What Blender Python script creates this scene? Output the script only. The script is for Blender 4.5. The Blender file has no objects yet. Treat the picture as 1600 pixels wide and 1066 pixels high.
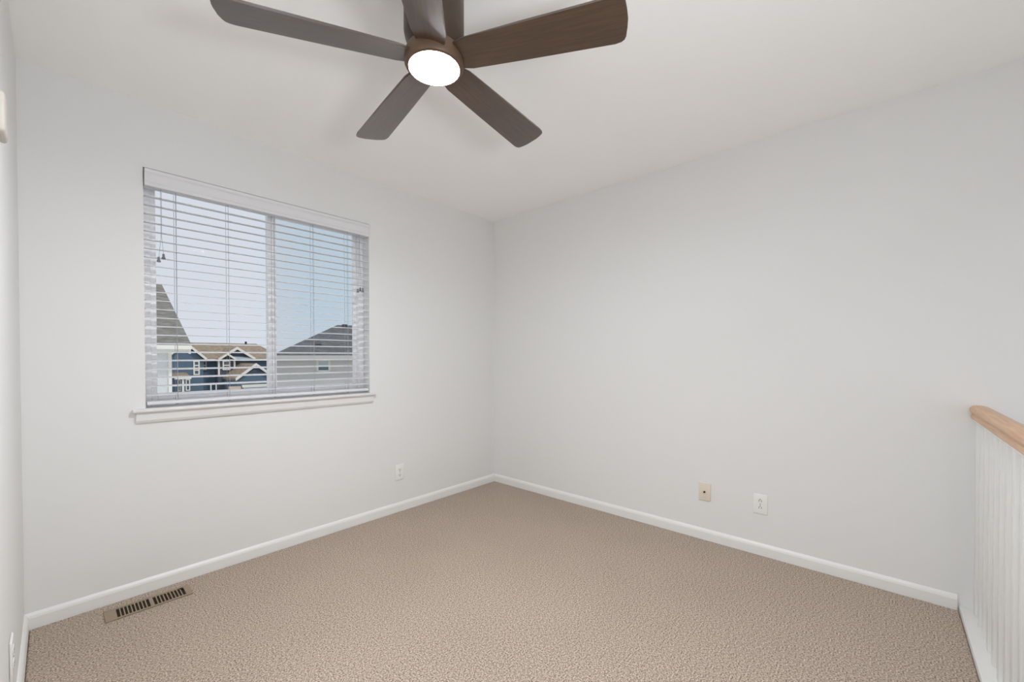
import bpy, bmesh, math, random
from mathutils import Vector, Matrix
random.seed(4)
C = bpy.context.scene.collection
S = bpy.context.scene
PI = math.pi

# ------------------------------------------------------------------ camera
CX, CY, CZ = -2.7839, -2.7380, 1.1680
YAW, PIT, ROL = 0.733489, -0.011396, -0.0023986
FPX, PPY = 645.15, 565.53
cam_d = bpy.data.cameras.new('camera')
cam = bpy.data.objects.new('camera', cam_d); C.objects.link(cam)
F = Vector((math.cos(PIT)*math.cos(YAW), math.cos(PIT)*math.sin(YAW), math.sin(PIT)))
Rv = Vector((math.sin(YAW), -math.cos(YAW), 0)); Uv = Rv.cross(F)
R2 = math.cos(ROL)*Rv + math.sin(ROL)*Uv
U2 = -math.sin(ROL)*Rv + math.cos(ROL)*Uv
cam.matrix_world = Matrix(((R2.x, U2.x, -F.x, CX), (R2.y, U2.y, -F.y, CY), (R2.z, U2.z, -F.z, CZ), (0, 0, 0, 1)))
cam_d.sensor_width = 36.0
cam_d.sensor_fit = 'HORIZONTAL'
cam_d.lens = FPX/1600*36.0
cam_d.shift_y = (PPY-533.0)/1600
cam_d.clip_start = 0.02
cam_d.clip_end = 400
S.camera = cam

# ------------------------------------------------------------------ view
S.view_settings.view_transform = 'Standard'
S.view_settings.look = 'None'
S.view_settings.gamma = 1.0
S.view_settings.use_curve_mapping = False
S.view_settings.exposure = 0.09
S.cycles.max_bounces = 14
S.cycles.diffuse_bounces = 10
S.cycles.transparent_max_bounces = 24
S.cycles.use_denoising = True
S.cycles.sample_clamp_indirect = 6.0

# ------------------------------------------------------------------ sky: hazy, whiter to the north-west, bluer to the north-east
w = bpy.data.worlds.new('sky'); S.world = w
w.use_nodes = True
nt = w.node_tree; nt.nodes.clear()
out = nt.nodes.new('ShaderNodeOutputWorld'); bg = nt.nodes.new('ShaderNodeBackground')
tc = nt.nodes.new('ShaderNodeTexCoord'); sep = nt.nodes.new('ShaderNodeSeparateXYZ')
mapx = nt.nodes.new('ShaderNodeMapRange'); ramp = nt.nodes.new('ShaderNodeValToRGB')
mapz = nt.nodes.new('ShaderNodeMapRange'); mixz = nt.nodes.new('ShaderNodeMixRGB')
noi = nt.nodes.new('ShaderNodeTexNoise'); noi.inputs['Scale'].default_value = 2.2; noi.inputs['Detail'].default_value = 5
addn = nt.nodes.new('ShaderNodeMath'); addn.operation = 'MULTIPLY_ADD'
addn.inputs[1].default_value = 0.10; 
nt.links.new(tc.outputs['Generated'], sep.inputs[0])
nt.links.new(tc.outputs['Generated'], noi.inputs['Vector'])
mapx.inputs['From Min'].default_value = 0.31; mapx.inputs['From Max'].default_value = 0.42
nt.links.new(sep.outputs['X'], addn.inputs[2]); nt.links.new(noi.outputs['Fac'], addn.inputs[0])
nt.links.new(addn.outputs[0], mapx.inputs['Value'])
nt.links.new(mapx.outputs[0], ramp.inputs['Fac'])
ramp.color_ramp.elements[0].position = 0.0; ramp.color_ramp.elements[0].color = (0.705, 0.735, 0.81, 1)
ramp.color_ramp.elements[1].position = 1.0; ramp.color_ramp.elements[1].color = (0.60, 0.72, 0.835, 1)
nt.links.new(sep.outputs['Z'], mapz.inputs['Value'])
mapz.inputs['From Min'].default_value = 0.0; mapz.inputs['From Max'].default_value = 0.10
mapz.inputs['To Min'].default_value = 0.45; mapz.inputs['To Max'].default_value = 0.0
nt.links.new(mapz.outputs[0], mixz.inputs['Fac'])
nt.links.new(ramp.outputs['Color'], mixz.inputs['Color1'])
mixz.inputs['Color2'].default_value = (0.74, 0.78, 0.86, 1)
nt.links.new(mixz.outputs['Color'], bg.inputs['Color'])
bg.inputs['Strength'].default_value = 0.95
nt.links.new(bg.outputs[0], out.inputs[0])

# ------------------------------------------------------------------ sun, stair-side daylight, and unseen fill lights added behind the camera
def add_light(name, kind, loc, rot, energy, color=(1, 1, 1), **kw):
    d = bpy.data.lights.new(name, kind); d.energy = energy; d.color = color
    for k, v in kw.items(): setattr(d, k, v)
    o = bpy.data.objects.new(name, d); C.objects.link(o); o.location = loc; o.rotation_euler = rot
    return o
# mild high sun from behind the photographer: it never enters the north window
sun = add_light('sun', 'SUN', (20, -10, 20), (0, 0, 0), 1.3, (1.0, 0.97, 0.92), angle=math.radians(4))
sun.rotation_euler = Vector((-.25, .58, -.78)).to_track_quat('-Z', 'Y').to_euler()
add_light('hall_fill_top', 'AREA', (-3.5, -3.0, 2.40), (0, 0, 0), 15, (.94, 1.0, 1.085), shape='RECTANGLE', size=.5, size_y=.5)  # added unseen fill from above the hall, no fixture there
add_light('hall_fill_side', 'AREA', (-4.0, -4.0, 1.2), (math.radians(115), 0, math.radians(-45)), 4, (.94, 1.0, 1.09), shape='RECTANGLE', size=1.5, size_y=1.8)  # added unseen fill from the hall corner, no window behind it
add_light('ceiling_fill', 'AREA', (-2.35, -3.15, 1.3), (math.radians(150), 0, math.radians(25)), 18, (.94, 1.0, 1.085), shape='RECTANGLE', size=.3, size_y=.3)  # added unseen fill aimed upward to brighten the ceiling
add_light('stair_daylight', 'AREA', (-0.75, -4.26, 1.0), (math.radians(95), 0, 0), 3, (.94, 1.0, 1.09), shape='RECTANGLE', size=1.0, size_y=1.4)

# ------------------------------------------------------------------ materials
def lin(c):
    return tuple((x/12.92 if x <= .04045 else ((x+.055)/1.055)**2.4) for x in [v/255 for v in c]) + (1,)
def mat(name, rgb, rough=0.5, spec=0.5, metal=0.0):
    m = bpy.data.materials.new(name); m.use_nodes = True
    b = m.node_tree.nodes['Principled BSDF']
    b.inputs['Base Color'].default_value = lin(rgb)
    b.inputs['Roughness'].default_value = rough
    b.inputs['Specular IOR Level'].default_value = spec
    b.inputs['Metallic'].default_value = metal
    return m
def N(m, t, **kw):
    n = m.node_tree.nodes.new(t)
    for k, v in kw.items():
        if k in n.inputs: n.inputs[k].default_value = v
        else: setattr(n, k, v)
    return n
def L(m, a, b): m.node_tree.links.new(a, b)
def P(m): return m.node_tree.nodes['Principled BSDF']
def bump(m, scale, strength, dist=0.002, detail=2):
    t = N(m, 'ShaderNodeTexCoord'); n = N(m, 'ShaderNodeTexNoise', Scale=scale, Detail=detail)
    b = N(m, 'ShaderNodeBump', Strength=strength, Distance=dist)
    L(m, t.outputs['Object'], n.inputs['Vector']); L(m, n.outputs['Fac'], b.inputs['Height']); L(m, b.outputs['Normal'], P(m).inputs['Normal'])
def mottled(m, a, b, scale, detail=3, stretch=None, lo=.35, hi=.65):
    t = N(m, 'ShaderNodeTexCoord'); n = N(m, 'ShaderNodeTexNoise', Scale=scale, Detail=detail)
    src = t.outputs['Object']
    if stretch:
        mp = N(m, 'ShaderNodeMapping'); mp.inputs['Scale'].default_value = stretch
        L(m, src, mp.inputs['Vector']); src = mp.outputs['Vector']
    r = N(m, 'ShaderNodeValToRGB')
    r.color_ramp.elements[0].position = lo; r.color_ramp.elements[0].color = lin(a)
    r.color_ramp.elements[1].position = hi; r.color_ramp.elements[1].color = lin(b)
    L(m, src, n.inputs['Vector']); L(m, n.outputs['Fac'], r.inputs['Fac']); L(m, r.outputs['Color'], P(m).inputs['Base Color'])
    return n, r

M = {}
M['wall'] = mat('wall_paint', (229, 229, 228), .75, .25); bump(M['wall'], 90, .12, .0015)
M['ceiling'] = mat('ceiling_paint', (249, 248, 246), .85, .15); bump(M['ceiling'], 60, .2, .002)
M['trim'] = mat('trim_paint', (235, 235, 233), .4, .45)
M['stool'] = mat('sill_paint', (226, 225, 224), .5, .4)
M['vinyl'] = mat('white_vinyl', (250, 249, 250), .4, .4)
M['slat'] = mat('blind_slat_white', (223, 223, 225), .45, .4)
M['cord'] = mat('blind_cord', (165, 168, 175), .8, .2)
M['tassel'] = mat('grey_tassel', (120, 120, 124), .5, .4)
M['plate'] = mat('white_plate', (236, 236, 234), .35, .5)
M['grey_plate'] = mat('offwhite_plate', (188, 182, 173), .5, .3)
M['ivory'] = mat('ivory_plate', (226, 215, 198), .4, .5)
M['slot'] = mat('dark_slot', (60, 58, 56), .6, .3)
M['metal'] = mat('steel_screw', (150, 145, 138), .35, .5, .8)
M['brass'] = mat('connector_metal', (70, 62, 54), .35, .5, .5)
M['register'] = mat('tan_register', (150, 133, 112), .45, .4)
M['register_dark'] = mat('duct_dark', (52, 40, 28), .7, .2)
M['housing'] = mat('dark_brown_housing', (64, 49, 37), .4, .4)
M['bronze_lit'] = mat('bronze_housing_lit', (96, 74, 58), .45, .4, .15)  # lighter than the motor housing: the lamp's glow is put into the colour
# carpet: speckled loop pile
m = M['carpet'] = mat('carpet', (150, 134, 123), .95, .05)
n, r = mottled(m, (116, 99, 86), (216, 200, 185), 175, 3, lo=.33, hi=.67)
t2 = N(m, 'ShaderNodeTexCoord'); n2 = N(m, 'ShaderNodeTexNoise', Scale=420, Detail=2)
L(m, t2.outputs['Object'], n2.inputs['Vector'])
mx = N(m, 'ShaderNodeMixRGB', blend_type='OVERLAY'); mx.inputs['Fac'].default_value = .55
L(m, r.outputs['Color'], mx.inputs['Color1']); L(m, n2.outputs['Fac'], mx.inputs['Color2'])
n3 = N(m, 'ShaderNodeTexNoise', Scale=2.0, Detail=3); L(m, t2.outputs['Object'], n3.inputs['Vector'])
mr = N(m, 'ShaderNodeMapRange'); mr.inputs['To Min'].default_value = .92; mr.inputs['To Max'].default_value = 1.08
L(m, n3.outputs['Fac'], mr.inputs['Value'])
mv = N(m, 'ShaderNodeVectorMath', operation='SCALE'); L(m, mx.outputs['Color'], mv.inputs[0]); L(m, mr.outputs[0], mv.inputs['Scale'])
L(m, mv.outputs[0], P(m).inputs['Base Color'])
bb = N(m, 'ShaderNodeBump', Strength=.7, Distance=.004); L(m, n.outputs['Fac'], bb.inputs['Height']); L(m, bb.outputs['Normal'], P(m).inputs['Normal'])
# dark weathered walnut blades
m = M['blade'] = mat('walnut_blade', (70, 52, 38), .34, .5)
P(m).inputs['Coat Weight'].default_value = 1.0; P(m).inputs['Coat Roughness'].default_value = .28
mottled(m, (56, 40, 29), (80, 60, 44), 7, 6, (1.2, 22, 22), .3, .7)
# oak handrail
m = M['oak'] = mat('oak_handrail', (212, 170, 132), .38, .5)
mottled(m, (198, 154, 116), (222, 184, 148), 6, 5, (1.0, 24, 24), .3, .7)
# lamp lens
m = M['lens'] = bpy.data.materials.new('lamp_lens'); m.use_nodes = True
b = P(m); b.inputs['Base Color'].default_value = (.9, .9, .9, 1)
b.inputs['Emission Color'].default_value = (.962, 1.0, 1.035, 1); b.inputs['Emission Strength'].default_value = 345
# glass and insect screen
m = M['glass'] = bpy.data.materials.new('window_glass'); m.use_nodes = True
nn = m.node_tree.nodes; nn.clear()
o_ = nn.new('ShaderNodeOutputMaterial'); tr = nn.new('ShaderNodeBsdfTransparent'); gl = nn.new('ShaderNodeBsdfGlossy'); ms = nn.new('ShaderNodeMixShader')
tr.inputs['Color'].default_value = (.97, .98, .98, 1); gl.inputs['Roughness'].default_value = .02; ms.inputs['Fac'].default_value = .0003
L(m, tr.outputs[0], ms.inputs[1]); L(m, gl.outputs[0], ms.inputs[2]); L(m, ms.outputs[0], o_.inputs[0])
m = M['screen'] = bpy.data.materials.new('insect_screen'); m.use_nodes = True
nn = m.node_tree.nodes; nn.clear()
o_ = nn.new('ShaderNodeOutputMaterial'); tr = nn.new('ShaderNodeBsdfTransparent'); df = nn.new('ShaderNodeBsdfDiffuse'); ms = nn.new('ShaderNodeMixShader')
df.inputs['Color'].default_value = (.30, .32, .34, 1); ms.inputs['Fac'].default_value = .10
L(m, tr.outputs[0], ms.inputs[1]); L(m, df.outputs[0], ms.inputs[2]); L(m, ms.outputs[0], o_.inputs[0])
# exterior
def siding(name, rgb, pitch=.18, depth=.5):
    m = mat(name, rgb, .7, .2)
    t = N(m, 'ShaderNodeTexCoord'); wv = N(m, 'ShaderNodeTexWave', Scale=1/pitch*.5*2*.5, wave_type='BANDS', bands_direction='Z', wave_profile='SAW')
    b = N(m, 'ShaderNodeBump', Strength=depth, Distance=.03)
    L(m, t.outputs['Object'], wv.inputs['Vector']); L(m, wv.outputs['Fac'], b.inputs['Height']); L(m, b.outputs['Normal'], P(m).inputs['Normal'])
    return m
def shingle(name, a, b):
    m = mat(name, a, .9, .1); mottled(m, a, b, 5, 5, (1, 1, 4), .35, .65); return m
M['siding_white'] = siding('siding_white', (226, 228, 226), .16)
M['siding_grey'] = siding('siding_grey', (212, 208, 203), .16)
M['siding_blue'] = siding('siding_blue', (104, 124, 142), .16)
M['blue_dark'] = mat('gable_blue', (92, 98, 110), .8, .2)
M['ext_trim'] = mat('exterior_trim', (240, 236, 226), .6, .3)
M['roof_grey'] = shingle('shingle_grey', (118, 115, 110), (146, 143, 136))
M['roof_dark'] = shingle('shingle_dark', (92, 92, 95), (122, 121, 122))
M['roof_tan'] = shingle('shingle_tan', (138, 122, 106), (168, 152, 134))
M['grey_trim'] = mat('grey_trim', (206, 203, 197), .6, .3)
M['pane'] = mat('house_pane', (92, 104, 116), .15, .5)
M['pane_teal'] = mat('house_pane_teal', (86, 118, 122), .15, .5)
M['pane_pale'] = mat('house_pane_shade', (188, 206, 218), .4, .4)
M['stone'] = mat('pink_stone', (222, 196, 180), .9, .2)
M['ground'] = mat('ground_concrete', (214, 212, 206), .95, .1); mottled(M['ground'], (206, 204, 198), (222, 220, 214), 1.2, 4)
M['vent'] = mat('roof_vent_dark', (58, 58, 62), .6, .3)

# ------------------------------------------------------------------ mesh helpers
class MB:
    def __init__(s): s.bm = bmesh.new()
    def box(s, a, b, bev=0, seg=2, mtx=None):
        a, b = Vector(a), Vector(b)
        vs = bmesh.ops.create_cube(s.bm, size=1)['verts']
        for v in vs: v.co = Vector(((a.x+b.x)/2+v.co.x*(b.x-a.x), (a.y+b.y)/2+v.co.y*(b.y-a.y), (a.z+b.z)/2+v.co.z*(b.z-a.z)))
        if bev:
            es = list({e for v in vs for e in v.link_edges})
            r = bmesh.ops.bevel(s.bm, geom=es, offset=bev, segments=seg, affect='EDGES', profile=.5)
            vs = list({v for f in r['faces'] for v in f.verts} | {v for v in vs if v.is_valid})
        if mtx is not None:
            for v in vs: v.co = mtx @ v.co
        return s
    def prism(s, pts, ext):                 # polygon pts (3D) pushed by vector ext
        ext = Vector(ext); n = len(pts)
        a = [s.bm.verts.new(Vector(p)) for p in pts]; b = [s.bm.verts.new(Vector(p)+ext) for p in pts]
        s.bm.faces.new(a[::-1]); s.bm.faces.new(b)
        for i in range(n): s.bm.faces.new((a[i], a[(i+1) % n], b[(i+1) % n], b[i]))
        return s
    def lathe(s, prof, c, seg=40, axis='Z'):  # prof [(r, h)]
        c = Vector(c); rings = []
        for r, h in prof:
            if r < 1e-6: rings.append([s.bm.verts.new(c+ax(axis, 0, 0, h))]); continue
            rings.append([s.bm.verts.new(c+ax(axis, r*math.cos(2*PI*i/seg), r*math.sin(2*PI*i/seg), h)) for i in range(seg)])
        for p, q in zip(rings, rings[1:]):
            for i in range(seg):
                j = (i+1) % seg
                if len(p) == 1 and len(q) == 1: continue
                if len(p) == 1: s.bm.faces.new((p[0], q[j], q[i]))
                elif len(q) == 1: s.bm.faces.new((p[i], p[j], q[0]))
                else: s.bm.faces.new((p[i], p[j], q[j], q[i]))
        for e in (0, -1):
            if len(rings[e]) > 1: s.bm.faces.new(rings[e] if e else rings[e][::-1])
        return s
    def tube(s, pts, r, seg=8):
        pts = [Vector(p) for p in pts]; rings = []
        for i, p in enumerate(pts):
            d = (pts[min(i+1, len(pts)-1)]-pts[max(i-1, 0)]).normalized()
            u = d.cross(Vector((0.31, 0.2, 0.93)));  u = u.normalized() if u.length > 1e-3 else Vector((1, 0, 0)); v = d.cross(u)
            rings.append([s.bm.verts.new(p+u*r*math.cos(2*PI*k/seg)+v*r*math.sin(2*PI*k/seg)) for k in range(seg)])
        for p, q in zip(rings, rings[1:]):
            for k in range(seg): s.bm.faces.new((p[k], p[(k+1) % seg], q[(k+1) % seg], q[k]))
        s.bm.faces.new(rings[0][::-1]); s.bm.faces.new(rings[-1])
        return s
    def build(s, name, m, parent=None, smooth=False, loc=None):
        bmesh.ops.recalc_face_normals(s.bm, faces=s.bm.faces)
        me = bpy.data.meshes.new(name); s.bm.to_mesh(me); s.bm.free()
        ms = m if isinstance(m, (list, tuple)) else [m]
        for x in ms: me.materials.append(x)
        if smooth:
            for p in me.polygons: p.use_smooth = True
            me.set_sharp_from_angle(angle=math.radians(38))
        o = bpy.data.objects.new(name, me); C.objects.link(o)
        if loc is not None: o.location = loc
        if parent is not None: o.parent = parent
        return o
def ax(axis, a, b, h):
    return {'Z': Vector((a, b, h)), 'Y': Vector((a, h, b)), 'X': Vector((h, a, b))}[axis]
def tag(o, label=None, cat=None, group=None, kind=None):
    if label: o['label'] = label
    if cat: o['category'] = cat
    if group: o['group'] = group
    if kind: o['kind'] = kind
    return o
def empty(name, loc=(0, 0, 0), rot=(0, 0, 0)):
    o = bpy.data.objects.new(name, None); C.objects.link(o); o.location = loc; o.rotation_euler = rot
    o.empty_display_size = .1
    return o
def thing(name, label, cat, loc=(0, 0, 0), rot=(0, 0, 0), group=None):
    return tag(empty(name, loc, rot), label, cat, group)
def copy_tree(o, parent=None):
    c = o.copy(); C.objects.link(c); c.parent = parent
    for ch in list(o.children): copy_tree(ch, c)
    return c
def structure(o, label=None):
    o['kind'] = 'structure'
    if label: o['label'] = label
    return o

# ------------------------------------------------------------------ room shell
H = 2.44; LX = -2.88; RY = -3.0
WX0, WX1, WZ0, WZ1 = -2.479, -1.269, 0.915, 2.118      # window opening
f = MB()
f.box((LX+.0135, RY, -.30), (-.0135, -.0135, 0), .008, 3).box((-4.4, RY, -.30), (LX+.0135, -.0135, 0)).box((-4.4, -4.4, -.30), (-1.62, RY, 0))
floor = structure(f.build('floor', M['carpet']), 'speckled taupe brown carpet floor')
c = MB(); c.box((-4.4, -4.4, H), (.12, .16, H+.2))
structure(c.build('ceiling', M['ceiling']), 'white painted ceiling')
b = MB()
b.box((LX-.12, 0, -.3), (WX0, .16, H)).box((WX1, 0, -.3), (.12, .16, H)).box((WX0, 0, -.3), (WX1, .16, WZ0)).box((WX0, 0, WZ1), (WX1, .16, H))
structure(b.build('wall_back', M['wall']), 'white wall with the window')
b = MB(); b.box((0, -4.4, -2.6), (.12, 0, H))
structure(b.build('wall_right', M['wall']), 'white wall on the right behind the stair railing')
b = MB(); b.box((LX-.12, -1.95, 0), (LX, 0, H), .004)
structure(b.build('wall_left', M['wall']), 'white wall at the left edge of the photo')
b = MB(); b.box((-4.4, -4.52, -2.6), (.12, -4.4, H))
structure(b.build('wall_front', M['wall']))
b = MB(); b.box((-4.52, -4.52, -.3), (-4.4, .16, H)).box((-4.4, 0, -.3), (LX-.12, .16, H))
structure(b.build('wall_hall', M['wall']))
b = MB(); b.box((-1.74, -4.4, -2.6), (-1.62, -3.12, -.3)).box((-1.62, -3.12, -2.6), (0, RY, -.3)).box((-1.74, -4.4, -2.75), (0, RY, -2.6))
structure(b.build('wall_stairwell', M['wall']))

# baseboards: profile with eased top
def base_profile_y(x0, x1):   # on window wall, faces -Y
    pts = [(0, -.02), (-.013, -.02), (-.013, .046), (-.010, .056), (-.004, .064), (0, .066)]
    return [(x0, y, z) for y, z in pts], (x1-x0, 0, 0)
b = MB(); b.prism(*base_profile_y(LX, 0)); structure(b.build('baseboard_back', M['trim']), 'white baseboard under the window wall')
pts = [(0, -.02), (-.013, -.02), (-.013, .046), (-.010, .056), (-.004, .064), (0, .066)]
b = MB(); b.prism([(x, -.013, z) for x, z in pts], (0, RY+.005+.013, 0)); structure(b.build('baseboard_right', M['trim']), 'white baseboard along the right wall')
b = MB(); b.prism([(LX-x, -.013, z) for x, z in pts], (0, -1.95+.013, 0)); structure(b.build('baseboard_left', M['trim']), 'white baseboard along the left wall')

# window stool, apron
t = MB()
t.box((-2.531, -.036, .898), (-1.236, 0, .916), .006, 3).box((WX0, 0, .898), (WX1, .085, .916))
stool = structure(t.build('trim_1', M['stool'], smooth=True), 'white window stool board')
t = MB()
t.prism([(-2.517, 0, .846), (-2.517, -.012, .846), (-2.517, -.018, .858), (-2.517, -.018, .888), (-2.517, -.022, .898), (-2.517, 0, .898)], (1.267, 0, 0))
structure(t.build('trim_2', M['stool']), 'white moulded apron under the window stool')

# ------------------------------------------------------------------ window: vinyl slider
win = structure(empty('window_1', (-1.874, .1, .916)), 'white vinyl sliding window'); 
def wpart(name, mb, m, smooth=False):
    o = mb.build(name, m, smooth=smooth); o.parent = win; o.matrix_parent_inverse = Matrix.Translation(-win.location); return o
FY0, FY1 = .085, .155
mb = MB()
fw = .034
mb.box((WX0, FY0, WZ0), (WX0+fw, FY1, WZ1), .004).box((WX1-fw, FY0, WZ0), (WX1, FY1, WZ1), .004)
mb.box((WX0+fw, FY0, WZ1-fw), (WX1-fw, FY1, WZ1), .004).box((WX0+fw, FY0, WZ0), (WX1-fw, FY1, WZ0+fw), .004)
wpart('window_frame', mb, M['vinyl'], True)
def sash(x0, x1, y0, y1, wl, wr):
    s = MB(); z0, z1 = WZ0+fw, WZ1-fw; wz = .034
    s.box((x0, y0, z0), (x0+wl, y1, z1), .004).box((x1-wr, y0, z0), (x1, y1, z1), .004)
    s.box((x0+wl, y0, z0), (x1-wr, y1, z0+wz), .004).box((x0+wl, y0, z1-wz), (x1-wr, y1, z1), .004)
    so = wpart('sash', s, M['vinyl'], True)
    g = MB(); g.box((x0+wl-.006, (y0+y1)/2-.003, z0+wz-.006), (x1-wr+.006, (y0+y1)/2+.003, z1-wz+.006))
    go = g.build('glass_pane', M['glass']); go.parent = so
    return so
sash(WX0+fw, -1.846, .094, .118, .024, .046)
rs = sash(-1.890, WX1-fw, .122, .146, .040, .024)
mb = MB(); mb.box((-1.888, .150, WZ0+fw), (WX1-fw, .1508, WZ1-fw))
wpart('insect_screen', mb, M['screen'])
mb = MB(); mb.box((-1.880, .080, 1.40), (-1.862, .094, 1.47), .003)
wpart('sash_latch', mb, M['vinyl'], True)

# ------------------------------------------------------------------ venetian blind
blind = thing('venetian_blind', 'white wooden venetian blind with open slats hanging in the window', 'blind', (-1.874, .02, 2.1))
def bpart(name, mb, m, parent=None, smooth=False):
    o = mb.build(name, m, smooth=smooth); o.parent = parent or blind
    if parent is None: o.matrix_parent_inverse = Matrix.Translation(-blind.location)
    return o
BX0, BX1 = WX0+.006, WX1-.006
# valance with a moulded face and a return at the left end
v = MB()
vp = [(-.006, 2.024), (-.016, 2.027), (-.016, 2.040), (-.020, 2.046), (-.020, 2.084), (-.026, 2.092), (-.028, 2.106), (-.006, 2.108)]
v.prism([(WX0+.004, y, z) for y, z in vp], (WX1-WX0-.008, 0, 0))
v.box((WX1-.014, -.006, 2.026), (WX1-.004, .03, 2.107)).box((WX0+.004, -.006, 2.026), (WX0+.014, .03, 2.107))
bpart('valance', v, M['slat'])
h = MB(); h.box((BX0, .004, 2.060), (BX1, .060, 2.112), .003); bpart('headrail', h, M['slat'])
SY0, SY1 = .006, .056
s = MB()
for k in range(-1, 24):
    z = 1.9850-.0437*k
    n = 6; top = []; bot = []
    for i in range(n+1):
        u = i/n; yy = SY0+(SY1-SY0)*u; zz = z+.0016*(1-(2*u-1)**2)+.0052*(u-.5)
        top.append((BX0, yy, zz+.0014)); bot.append((BX0, yy, zz-.0014))
    s.prism(top+bot[::-1], (BX1-BX0, 0, 0))
bpart('slats', s, M['slat'])
r_ = MB(); r_.box((BX0, SY0-.002, .930), (BX1, SY1+.002, .948), .004, 3)
br = bpart('bottom_rail', r_, M['slat'], smooth=True)
LXS = (-2.352, -2.120, -1.884, -1.653, -1.423)
for x in LXS:
    l = MB()
    l.tube([(x, SY0-.001, .946), (x, SY0-.001, 2.06)], .0009, 6).tube([(x, SY1+.001, .946), (x, SY1+.001, 2.06)], .0009, 6)
    l.tube([(x+.006, (SY0+SY1)/2, .946), (x+.006, (SY0+SY1)/2, 2.06)], .0009, 6)
    bpart('ladder_cord', l, M['cord'])
    p_ = MB(); p_.lathe([(0, -.0035), (.007, -.003), (.008, 0), (0, 0)], (x, .018, .930), 14)
    po = bpart('cord_plug', p_, M['tassel'], br, True)
def tassel(x, y, z, h=.026):
    t = MB(); t.lathe([(0, h), (.004, h), (.0055, h*.8), (.0045, h*.55), (.0085, .004), (.008, 0), (0, 0)], (x, y, z), 14)
    bpart('tassel', t, M['tassel'], smooth=True)
c1 = MB()
c1.tube([(-2.409, -.002, 2.06), (-2.410, -.003, 1.78), (-2.404, -.004, 1.70)], .0009, 6).tube([(-2.413, -.002, 2.06), (-2.413, -.003, 1.78), (-2.422, -.004, 1.68)], .0009, 6)
bpart('tilt_cord', c1, M['cord'])
tassel(-2.404, -.006, 1.672); tassel(-2.423, -.006, 1.654)
c2 = MB()
for a in (-1.356, -1.338, -1.322): c2.tube([(-1.345, -.003, 2.06), (-1.345+(a+1.345)*.3, -.003, 1.80), (a, -.004, 1.66)], .0009, 6)
bpart('lift_cord', c2, M['cord'])
tassel(-1.358, -.006, 1.622, .024); tassel(-1.340, -.006, 1.634, .024); tassel(-1.321, -.006, 1.628, .030)

# ------------------------------------------------------------------ ceiling fan
FX, FY, ZB = -1.931, -1.6267, 2.150
fan = thing('ceiling_fan', 'dark brown five bladed ceiling fan with a round lit lamp', 'ceiling fan', (FX, FY, H))
def fpart(name, mb, m, parent=fan, smooth=True):
    o = mb.build(name, m, parent, smooth); o.location = (0, 0, 0); return o
mb = MB(); mb.lathe([(0, 0), (.095, 0), (.095, -.05), (.098, -.06), (.098, -.205), (.094, -.225), (.078, -.252), (.074, -.268), (0, -.268)], (0, 0, 0), 56)
fpart('motor_housing', mb, M['housing'])
mb = MB(); mb.lathe([(0, -.268), (.082, -.268), (.094, -.274), (.097, -.284), (.097, -.306), (.091, -.316), (.083, -.319), (.081, -.312), (0, -.312)], (0, 0, 0), 56)
kit = fpart('lamp_housing', mb, M['bronze_lit'])
mb = MB(); mb.lathe([(0, -.311), (.0805, -.311), (.0805, -.318), (.074, -.322), (.05, -.3245), (0, -.3255)], (0, 0, 0), 56)
lens = mb.build('lamp_lens', M['lens'], kit, True); tag(lens, 'glowing white lamp lens')
# blade outline: widening, asymmetric rounded tip
def blade_mesh():
    mb = MB(); R, r0 = .6135, .060; pts = []
    wr, wt = .1075, .1427
    def hw(r): return (wr+(wt-wr)*max(0, (r-.10))/(R-.10))/2
    low = [(r0, -.030), (.085, -.046), (.12, -hw(.12)), (.3, -hw(.3)), (R-.035, -hw(R-.035)), (R-.018, -hw(R)+.002), (R-.008, -hw(R)+.008), (R-.003, -hw(R)+.018)]
    tip = [(R+.001, -.030), (R+.004, 0), (R+.002, .025), (R-.002, hw(R)-.018)]
    up = [(R-.007, hw(R)-.008), (R-.017, hw(R)-.002), (R-.034, hw(R-.034)), (.3, hw(.3)), (.12, hw(.12)), (.085, .046), (r0, .030)]
    for x, y in low+tip+up: pts.append((x, y, -.004))
    mb.prism(pts, (0, 0, .008))
    bmesh.ops.bevel(mb.bm, geom=[e for e in mb.bm.edges if len(e.link_faces) == 2 and abs(e.verts[0].co.z-e.verts[1].co.z) < 1e-5], offset=.002, segments=2, affect='EDGES')
    return mb
b0 = blade_mesh().build('fan_blade', M['blade'], fan, True)
for k in range(5):
    o = b0 if k == 0 else b0.copy()
    if k: C.objects.link(o); o.parent = fan
    a = .1396+k*2*PI/5
    o.matrix_local = Matrix.Translation((0, 0, ZB-H)) @ Matrix.Rotation(a, 4, 'Z') @ Matrix.Rotation(-.2151, 4, 'X')
mb = MB(); mb.lathe([(0, -.262), (.088, -.262), (.091, -.270), (.091, -.278), (0, -.278)], (0, 0, 0), 48)
fpart('hub', mb, M['bronze_lit'])

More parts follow.
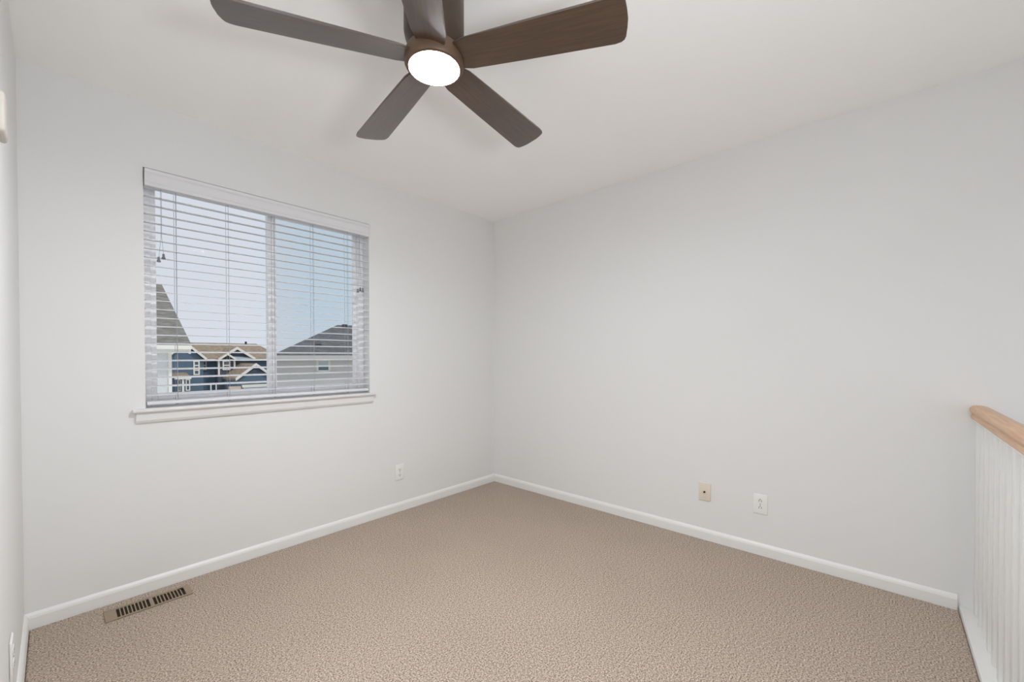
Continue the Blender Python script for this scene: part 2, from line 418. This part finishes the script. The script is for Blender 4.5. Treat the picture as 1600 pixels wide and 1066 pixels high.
# ------------------------------------------------------------------ outlets and jack
def plate_mesh(wd, ht, th=.006):
    mb = MB(); mb.box((-wd/2, -ht/2, 0), (wd/2, ht/2, th), .003, 3); return mb
def make_outlet(label, mtx, group='white duplex wall outlets'):
    o = thing('wall_outlet', label, 'outlet', group=group); o.matrix_world = mtx
    plate_mesh(.074, .116).build('cover_plate', M['plate'], o, True)
    for s in (-1, 1):
        mb = MB()
        prof = []
        for i in range(20):
            a = 2*PI*i/20; prof.append((.0170*math.cos(a), max(-.0135, min(.0135, .0170*math.sin(a)))+s*.0195, .005))
        mb.prism(prof, (0, 0, .0028))
        rc = mb.build('receptacle', M['plate'], o)
        sl = MB()
        sl.box((-.0075, s*.0195-.001-.0045, .0074), (-.0050, s*.0195+.0055, .0081)).box((.0050, s*.0195-.001-.0035, .0074), (.0075, s*.0195+.0045, .0081))
        sl.lathe([(0, .0074), (.0028, .0074), (.0028, .0081), (0, .0081)], (0, s*.0195-.0095 if GROUND_DOWN else s*.0195+.0095, 0), 12)
        sl.build('slots', M['slot'], rc)
    sc = MB(); sc.lathe([(0, .005), (.0032, .005), (.0028, .0074), (0, .0076)], (0, 0, 0), 12); sc.build('screw', M['metal'], o, True)
    return o
# local x -> along wall, y -> up, z -> out of the wall
def on_back(x, z): return Matrix(((1, 0, 0, x), (0, 0, -1, -.0005), (0, 1, 0, z), (0, 0, 0, 1)))
def on_right(y, z): return Matrix(((0, 0, -1, -.0005), (-1, 0, 0, y), (0, 1, 0, z), (0, 0, 0, 1)))
def on_left(y, z): return Matrix(((0, 0, 1, LX+.0005), (1, 0, 0, y), (0, 1, 0, z), (0, 0, 0, 1)))
GROUND_DOWN = True
make_outlet('white duplex outlet low on the wall below the window', on_back(-1.030, .295))
GROUND_DOWN = False
make_outlet('white duplex outlet low on the right wall, beside the ivory jack plate', on_right(-2.201, .297))
GROUND_DOWN = True
make_outlet('white outlet plate low at the left edge, above the left baseboard', on_left(-.82, .282))
j = thing('cable_jack', 'ivory cable jack plate on the right wall', 'wall plate'); j.matrix_world = on_right(-1.890, .303)
plate_mesh(.072, .114, .007).build('cover_plate', M['ivory'], j, True)
mb = MB(); mb.lathe([(0, .006), (.0062, .006), (.0062, .010), (.0046, .010), (.0046, .016), (.002, .016), (.002, .012), (0, .012)], (0, .0, 0), 16); mb.build('connector', M['brass'], j, True)
for s in (-1, 1):
    mb = MB(); mb.lathe([(0, .006), (.003, .006), (.0026, .0082), (0, .0084)], (0, s*.042, 0), 12); mb.build('screw', M['ivory'], j, True)

# thermostat-like box on the left wall, cut by the photo's left edge
th = thing('thermostat', 'small off-white rounded control box high on the left wall', 'thermostat'); th.matrix_world = on_left(-1.18, 1.74)
mb = MB(); mb.box((-.055, -.058, 0), (.055, .058, .010), .004, 3); mb.build('back_plate', M['plate'], th, True)
mb = MB(); mb.box((-.046, -.048, .010), (.046, .048, .026), .008, 4); mb.build('cover', M['grey_plate'], th, True)

# ------------------------------------------------------------------ floor register
reg = thing('floor_register', 'tan metal floor vent in the carpet below the window', 'floor vent', (-2.488, -.145, 0))
RW, RH = .312, .118
mb = MB()
x0, x1, y0, y1 = -RW/2, RW/2, -RH/2, RH/2
fr = .018; fn = .012
mb.box((x0, y0, .0), (x1, y0+fn, .006), .002).box((x0, y1-fr, .0), (x1, y1, .006), .002)
mb.box((x0, y0+fn, 0), (x0+.040, y1-fr, .006), .001).box((x1-.026, y0+fn, 0), (x1, y1-fr, .006), .001).box((-.002, y0+fn, 0), (.012, y1-fr, .006), .001)
mb.build('register_frame', M['register'], reg, True)
mb = MB(); mb.box((x0+.004, y0+.004, .0002), (x1-.004, y1-.004, .001)); mb.build('duct_well', M['register_dark'], reg)
mb = MB()
def fins(a, b_, n):
    for i in range(1, n):
        x = a+(b_-a)*i/n; mb.box((x-.0021, y0+fn, .001), (x+.0021, y1-fr, .0052))
fins(x0+.040, -.002, 9); mb.build('louver_bank', M['register'], reg)
mb = MB(); fins(.012, x1-.026, 9); mb.build('louver_bank', M['register'], reg)
mb = MB(); mb.lathe([(0, .001), (.007, .001), (.007, .0065), (.005, .0078), (0, .0078)], (x1-.034, y1-fr-.010, 0), 14); mb.build('damper_lever', M['register_dark'], reg, True)

# ------------------------------------------------------------------ stair railing
XE = -1.60
rail = thing('stair_railing', 'white baluster railing with an oak handrail at the stair edge', 'railing', (XE/2, -3.058, 0))
def rpart(name, mb, m, smooth=False):
    o = mb.build(name, m, smooth=smooth); o.parent = rail; o.matrix_parent_inverse = Matrix.Translation(-rail.location); return o
cap = MB(); cap.box((XE-.02, -3.125, -.30), (-.001, RY-.001, .020), .004)
structure(cap.build('trim_3', M['trim'], smooth=True), 'white curb along the stairwell edge')
hp = [(-.022, .884), (-.027, .890), (-.027, .898), (-.022, .905), (-.024, .913), (-.031, .921), (-.031, .931), (-.024, .941), (-.010, .9455)]
hp = [(y, z) for y, z in hp] + [(-y, z) for y, z in hp[::-1]]
mb = MB(); mb.prism([(-.001, -3.058+y, z) for y, z in hp], (XE-.03, 0, 0)); rpart('handrail', mb, M['oak'], True)
mb = MB(); mb.box((XE-.0, -3.077, .872), (-.001, -3.039, .885), .002); rpart('rail_fillet', mb, M['trim'])
bal = None
x = -.055
while x > XE+.08:
    if bal is None:
        mb = MB(); mb.box((-.016, -.016, .020), (.016, .016, .873), .003, 2); bal = mb.build('baluster', M['trim'], rail, True)
        o = bal
    else:
        o = bal.copy(); C.objects.link(o); o.parent = rail
    o.location = (x-XE/2, 0, 0)
    x -= .1012
mb = MB(); mb.box((XE-.045, -3.103, .020), (XE+.045, -3.013, 1.06), .006, 2).box((XE-.058, -3.116, 1.06), (XE+.058, -3.0, 1.09), .008, 2); rpart('newel_post', mb, M['trim'], True)

# ------------------------------------------------------------------ outside: ground and three houses
g = MB(); g.box((-60, 1.5, -4.7), (90, 120, -4.4)); structure(g.build('ground', M['ground']))
G = -4.4
def hpart(root, name, mb, m, parent=None, smooth=False):
    o = mb.build(name, m, smooth=smooth); o.parent = parent or root
    if parent is None: o.matrix_parent_inverse = Matrix.Translation(-root.location)
    return o
def hwindow(root, x0, x1, z0, z1, y, tw=.07, pane='pane', rails=1):
    mb = MB()
    mb.box((x0, y-.06, z0), (x0+tw, y+.02, z1)).box((x1-tw, y-.06, z0), (x1, y+.02, z1))
    mb.box((x0+tw, y-.06, z0), (x1-tw, y+.02, z0+tw)).box((x0+tw, y-.06, z1-tw), (x1-tw, y+.02, z1))
    for k in range(rails):
        zc = z0+(z1-z0)*(k+1)/(rails+1); mb.box((x0+tw, y-.05, zc-.03), (x1-tw, y+.02, zc+.03))
    fo = hpart(root, 'window', mb, M['ext_trim'])
    p = MB(); p.box((x0+tw, y-.03, z0+tw), (x1-tw, y-.01, z1-tw)); hpart(root, 'pane', p, M[pane], fo)
    return fo
def slab(mb, pts, th=.12):       # roof plane polygon with thickness downwards
    mb.prism([(p[0], p[1], p[2]-th) for p in pts], (0, 0, th))

# white-sided house close by on the left, grey shingle gable roof
A = thing('neighbor_house', 'white sided house with a grey shingle roof at the window left edge', 'house', (-5, 12.6, G))
mb = MB()
mb.prism([(-1.02, 9.32, G), (-1.02, 15.9, G), (-1.02, 15.9, 1.45), (-1.02, 12.6, 3.05), (-1.02, 9.32, 1.45)], (-9, 0, 0)); hpart(A, 'wall', mb, M['siding_white'])
mb = MB(); slab(mb, [(-.70, 8.95, 1.50), (-.70, 12.6, 3.27), (-10.4, 12.6, 3.27), (-10.4, 8.95, 1.50)], .10); slab(mb, [(-.70, 12.6, 3.27), (-.70, 16.25, 1.50), (-10.4, 16.25, 1.50), (-10.4, 12.6, 3.27)], .10)
hpart(A, 'roof', mb, M['roof_grey'])
mb = MB(); mb.box((-10.4, 8.88, 1.36), (-.70, 8.96, 1.45)).box((-10.4, 8.96, 1.32), (-.70, 9.34, 1.36)); hpart(A, 'fascia', mb, M['ext_trim'])
mb = MB(); mb.box((-1.05, 9.28, G), (-.99, 9.42, 1.36)); hpart(A, 'corner_board', mb, M['ext_trim'])
mb = MB(); mb.prism([(-.74, 8.95, 1.40), (-.70, 8.95, 1.40), (-.70, 12.6, 3.17), (-.74, 12.6, 3.17)], (0, 0, -.14)); hpart(A, 'rake_board', mb, M['ext_trim'])

# grey-sided house on the right, dark hip roof, turned so that its facade faces the room
B = thing('neighbor_house', 'grey sided house with a dark hip roof seen through the right window pane', 'house', (2.55, 14.0, G), (0, 0, math.radians(-22)))
def bp(name, mb, m, parent=None):
    o = mb.build(name, m); o.parent = parent or B; o.location = (0, 0, 0); return o
E0 = 1.25-G; KU, KV, KZ, LU = 2.44, 3.30, 1.43, 13.0      # local frame: x along the eave, y away, z up from the ground
mb = MB(); mb.box((.03, .40, 0), (LU-.4, 2*KV-.4, E0-.11)); bp('wall', mb, M['siding_grey'])
mb = MB()
e = [(0, 0, E0), (LU, 0, E0), (LU, 2*KV, E0), (0, 2*KV, E0)]; ra, rb = (KU, KV, E0+KZ), (LU-KU, KV, E0+KZ)
slab(mb, [e[0], e[1], rb, ra], .08); slab(mb, [e[1], e[2], rb], .08); slab(mb, [e[2], e[3], ra, rb], .08); slab(mb, [e[3], e[0], ra], .08)
bp('roof', mb, M['roof_dark'])
mb = MB(); mb.box((0, -.06, E0-.15), (LU, .02, E0)).box((0, .02, E0-.15), (LU, .42, E0-.11)).box((.02, .34, E0-.29), (LU-.4, .41, E0-.15)); bp('fascia', mb, M['grey_trim'])
WU0, WU1, WZa, WZb = 1.52, 2.02, .60-G, 1.09-G
mb = MB()
mb.box((WU0, .34, WZa), (WU0+.07, .42, WZb)).box((WU1-.07, .34, WZa), (WU1, .42, WZb)).box((WU0, .34, WZa), (WU1, .42, WZa+.07)).box((WU0, .34, WZb-.06), (WU1, .42, WZb)).box((WU0, .35, (WZa+WZb)/2-.03), (WU1, .42, (WZa+WZb)/2+.03))
wf = bp('window', mb, M['ext_trim'])
mb = MB(); mb.box((WU0+.07, .37, WZa+.07), (WU1-.07, .39, (WZa+WZb)/2-.03)); bp('pane', mb, M['pane_teal'], wf)
mb = MB(); mb.box((WU0+.07, .37, (WZa+WZb)/2+.03), (WU1-.07, .39, WZb-.06)); bp('pane', mb, M['pane_pale'], wf)
for pu, pv in ((2.75, 3.15), (3.3, 2.45), (1.6, .9)):
    z = E0+pv*KZ/KV
    mb = MB(); mb.box((pu-.12, pv-.12, z-.05), (pu+.12, pv+.12, z+.09), .03); bp('roof_vent', mb, M['vent'])

# blue house further off
D = thing('neighbor_house', 'blue two storey house with tan gabled roofs seen through the left window pane', 'house', (3.6, 26, G))
def wall_gable(x0, x1, y, ze, xp, zp, depth, m, name='wall'):
    mb = MB(); mb.prism([(x0, y, G), (x1, y, G), (x1, y, ze), (xp, y, zp), (x0, y, ze)], (0, depth, 0)); return hpart(D, name, mb, m)
def gable_roof(x0, x1, y0, y1, ze, zp, th=.09, ov=.0, trim=.10):
    xp = (x0+x1)/2; mb = MB()
    slab(mb, [(x0, y0, ze), (xp, y0, zp), (xp, y1, zp), (x0, y1, ze)], th); slab(mb, [(xp, y0, zp), (x1, y0, ze), (x1, y1, ze), (xp, y1, zp)], th)
    ro = hpart(D, 'roof', mb, M['roof_tan'])
    mb = MB()
    for a in (x0, x1):
        mb.prism([(a, y0-.06, ze-trim-.03), (a, y0-.06, ze+.02), (xp, y0-.06, zp+.02), (xp, y0-.06, zp-trim-.03)], (0, .06, 0))
    hpart(D, 'rake_board', mb, M['ext_trim'], ro); return ro
# main block
mb = MB(); mb.box((1.2, 24.6, G), (6.1, 31.4, 1.05)); hpart(D, 'wall', mb, M['siding_blue'])
mb = MB()
slab(mb, [(1.0, 24.2, 1.14), (6.6, 24.2, 1.14), (6.14, 28, 2.09), (1.0, 28, 2.09)], .08); slab(mb, [(1.0, 28, 2.09), (6.14, 28, 2.09), (6.6, 31.8, 1.14), (1.0, 31.8, 1.14)], .08)
slab(mb, [(6.6, 24.2, 1.14), (7.4, 28, 1.14), (6.14, 28, 2.09)], .08)
hpart(D, 'roof', mb, M['roof_tan'])
mb = MB(); mb.box((2.5, 24.14, 1.0), (6.6, 24.21, 1.10)); hpart(D, 'fascia', mb, M['ext_trim'])
# left gabled wing
wall_gable(1.0, 2.52, 24.1, 1.10, 1.76, 1.86, 3, M['siding_blue'])
gable_roof(.86, 2.66, 23.95, 28, 1.12, 2.0)
# larger upper gable
wall_gable(3.3, 4.83, 24.25, 1.12, 4.065, 1.64, 1.5, M['blue_dark'])
gable_roof(3.18, 4.95, 24.05, 26.9, 1.14, 1.76)
mb = MB(); mb.prism([(3.9, 24.02, 1.14), (3.9, 24.25, 1.24), (3.9, 24.25, 1.10), (3.9, 24.02, 1.08)], (1.0, 0, 0)); hpart(D, 'pent_roof', mb, M['pane_pale'])
# small gabled bay with its window
wall_gable(3.12, 3.92, 23.9, 1.08, 3.52, 1.30, .5, M['blue_dark'])
gable_roof(3.10, 3.94, 23.7, 25, 1.09, 1.40, .06, trim=.06)
for xx in (3.12, 3.84):
    mb = MB(); mb.box((xx, 23.84, .15), (xx+.08, 23.92, 1.06)); hpart(D, 'corner_board', mb, M['ext_trim'])
hwindow(D, 3.33, 3.68, .50, 1.02, 23.9, .06)
hwindow(D, 2.09, 2.36, .27, 1.02, 24.1, .06, rails=2)
hwindow(D, 2.58, 2.76, .50, 1.02, 24.6, .05)
hwindow(D, 1.76, 1.95, -.53, .06, 24.1, .05)
hwindow(D, 1.44, 1.56, -.53, .06, 24.1, .04)
# entry porch at the left
mb = MB(); slab(mb, [(1.2, 23.3, .20), (1.86, 23.3, .20), (1.80, 24.1, .42), (1.2, 24.1, .42)], .06); hpart(D, 'porch_roof', mb, M['roof_tan'])
mb = MB(); mb.box((1.2, 23.26, .10), (1.86, 23.31, .18)); hpart(D, 'porch_fascia', mb, M['ext_trim'])
mb = MB(); mb.box((1.50, 23.32, G), (1.58, 23.40, .12)); hpart(D, 'porch_post', mb, M['ext_trim'])
for xx in (2.70, 2.93):
    mb = MB(); mb.box((xx, 23.5, G), (xx+.05, 23.55, -.22)); hpart(D, 'porch_post', mb, M['ext_trim'])
# garage wing in front at the right, two nested gables
wall_gable(3.42, 5.07, 21.62, .16, 4.245, .80, 2.9, M['siding_blue'])
gable_roof(3.33, 5.16, 21.5, 24.3, .13, .87)
mb = MB(); mb.box((3.36, 22.0, .03), (3.42, 24.2, .12)); hpart(D, 'fascia', mb, M['ext_trim'])
mb = MB(); mb.prism([(3.75, 21.58, .42), (4.74, 21.58, .42), (4.245, 21.58, .78)], (0, .06, 0)); hpart(D, 'gable_panel', mb, M['blue_dark'])
mb = MB(); mb.box((3.62, 21.52, -.36), (5.0, 21.64, -.22)); hpart(D, 'door_header', mb, M['ext_trim'])
mb = MB(); mb.box((3.70, 21.58, G), (4.9, 21.63, -.36)); hpart(D, 'garage_door', mb, M['pane_pale'])
mb = MB(); mb.box((3.08, 21.5, G), (3.56, 21.75, -.28)); hpart(D, 'stone_pier', mb, M['stone'])
mb = MB(); mb.lathe([(0, 0), (.06, 0), (.06, .30), (0, .30)], (5.45, 27.6, 1.90), 12); hpart(D, 'vent_pipe', mb, M['vent'])
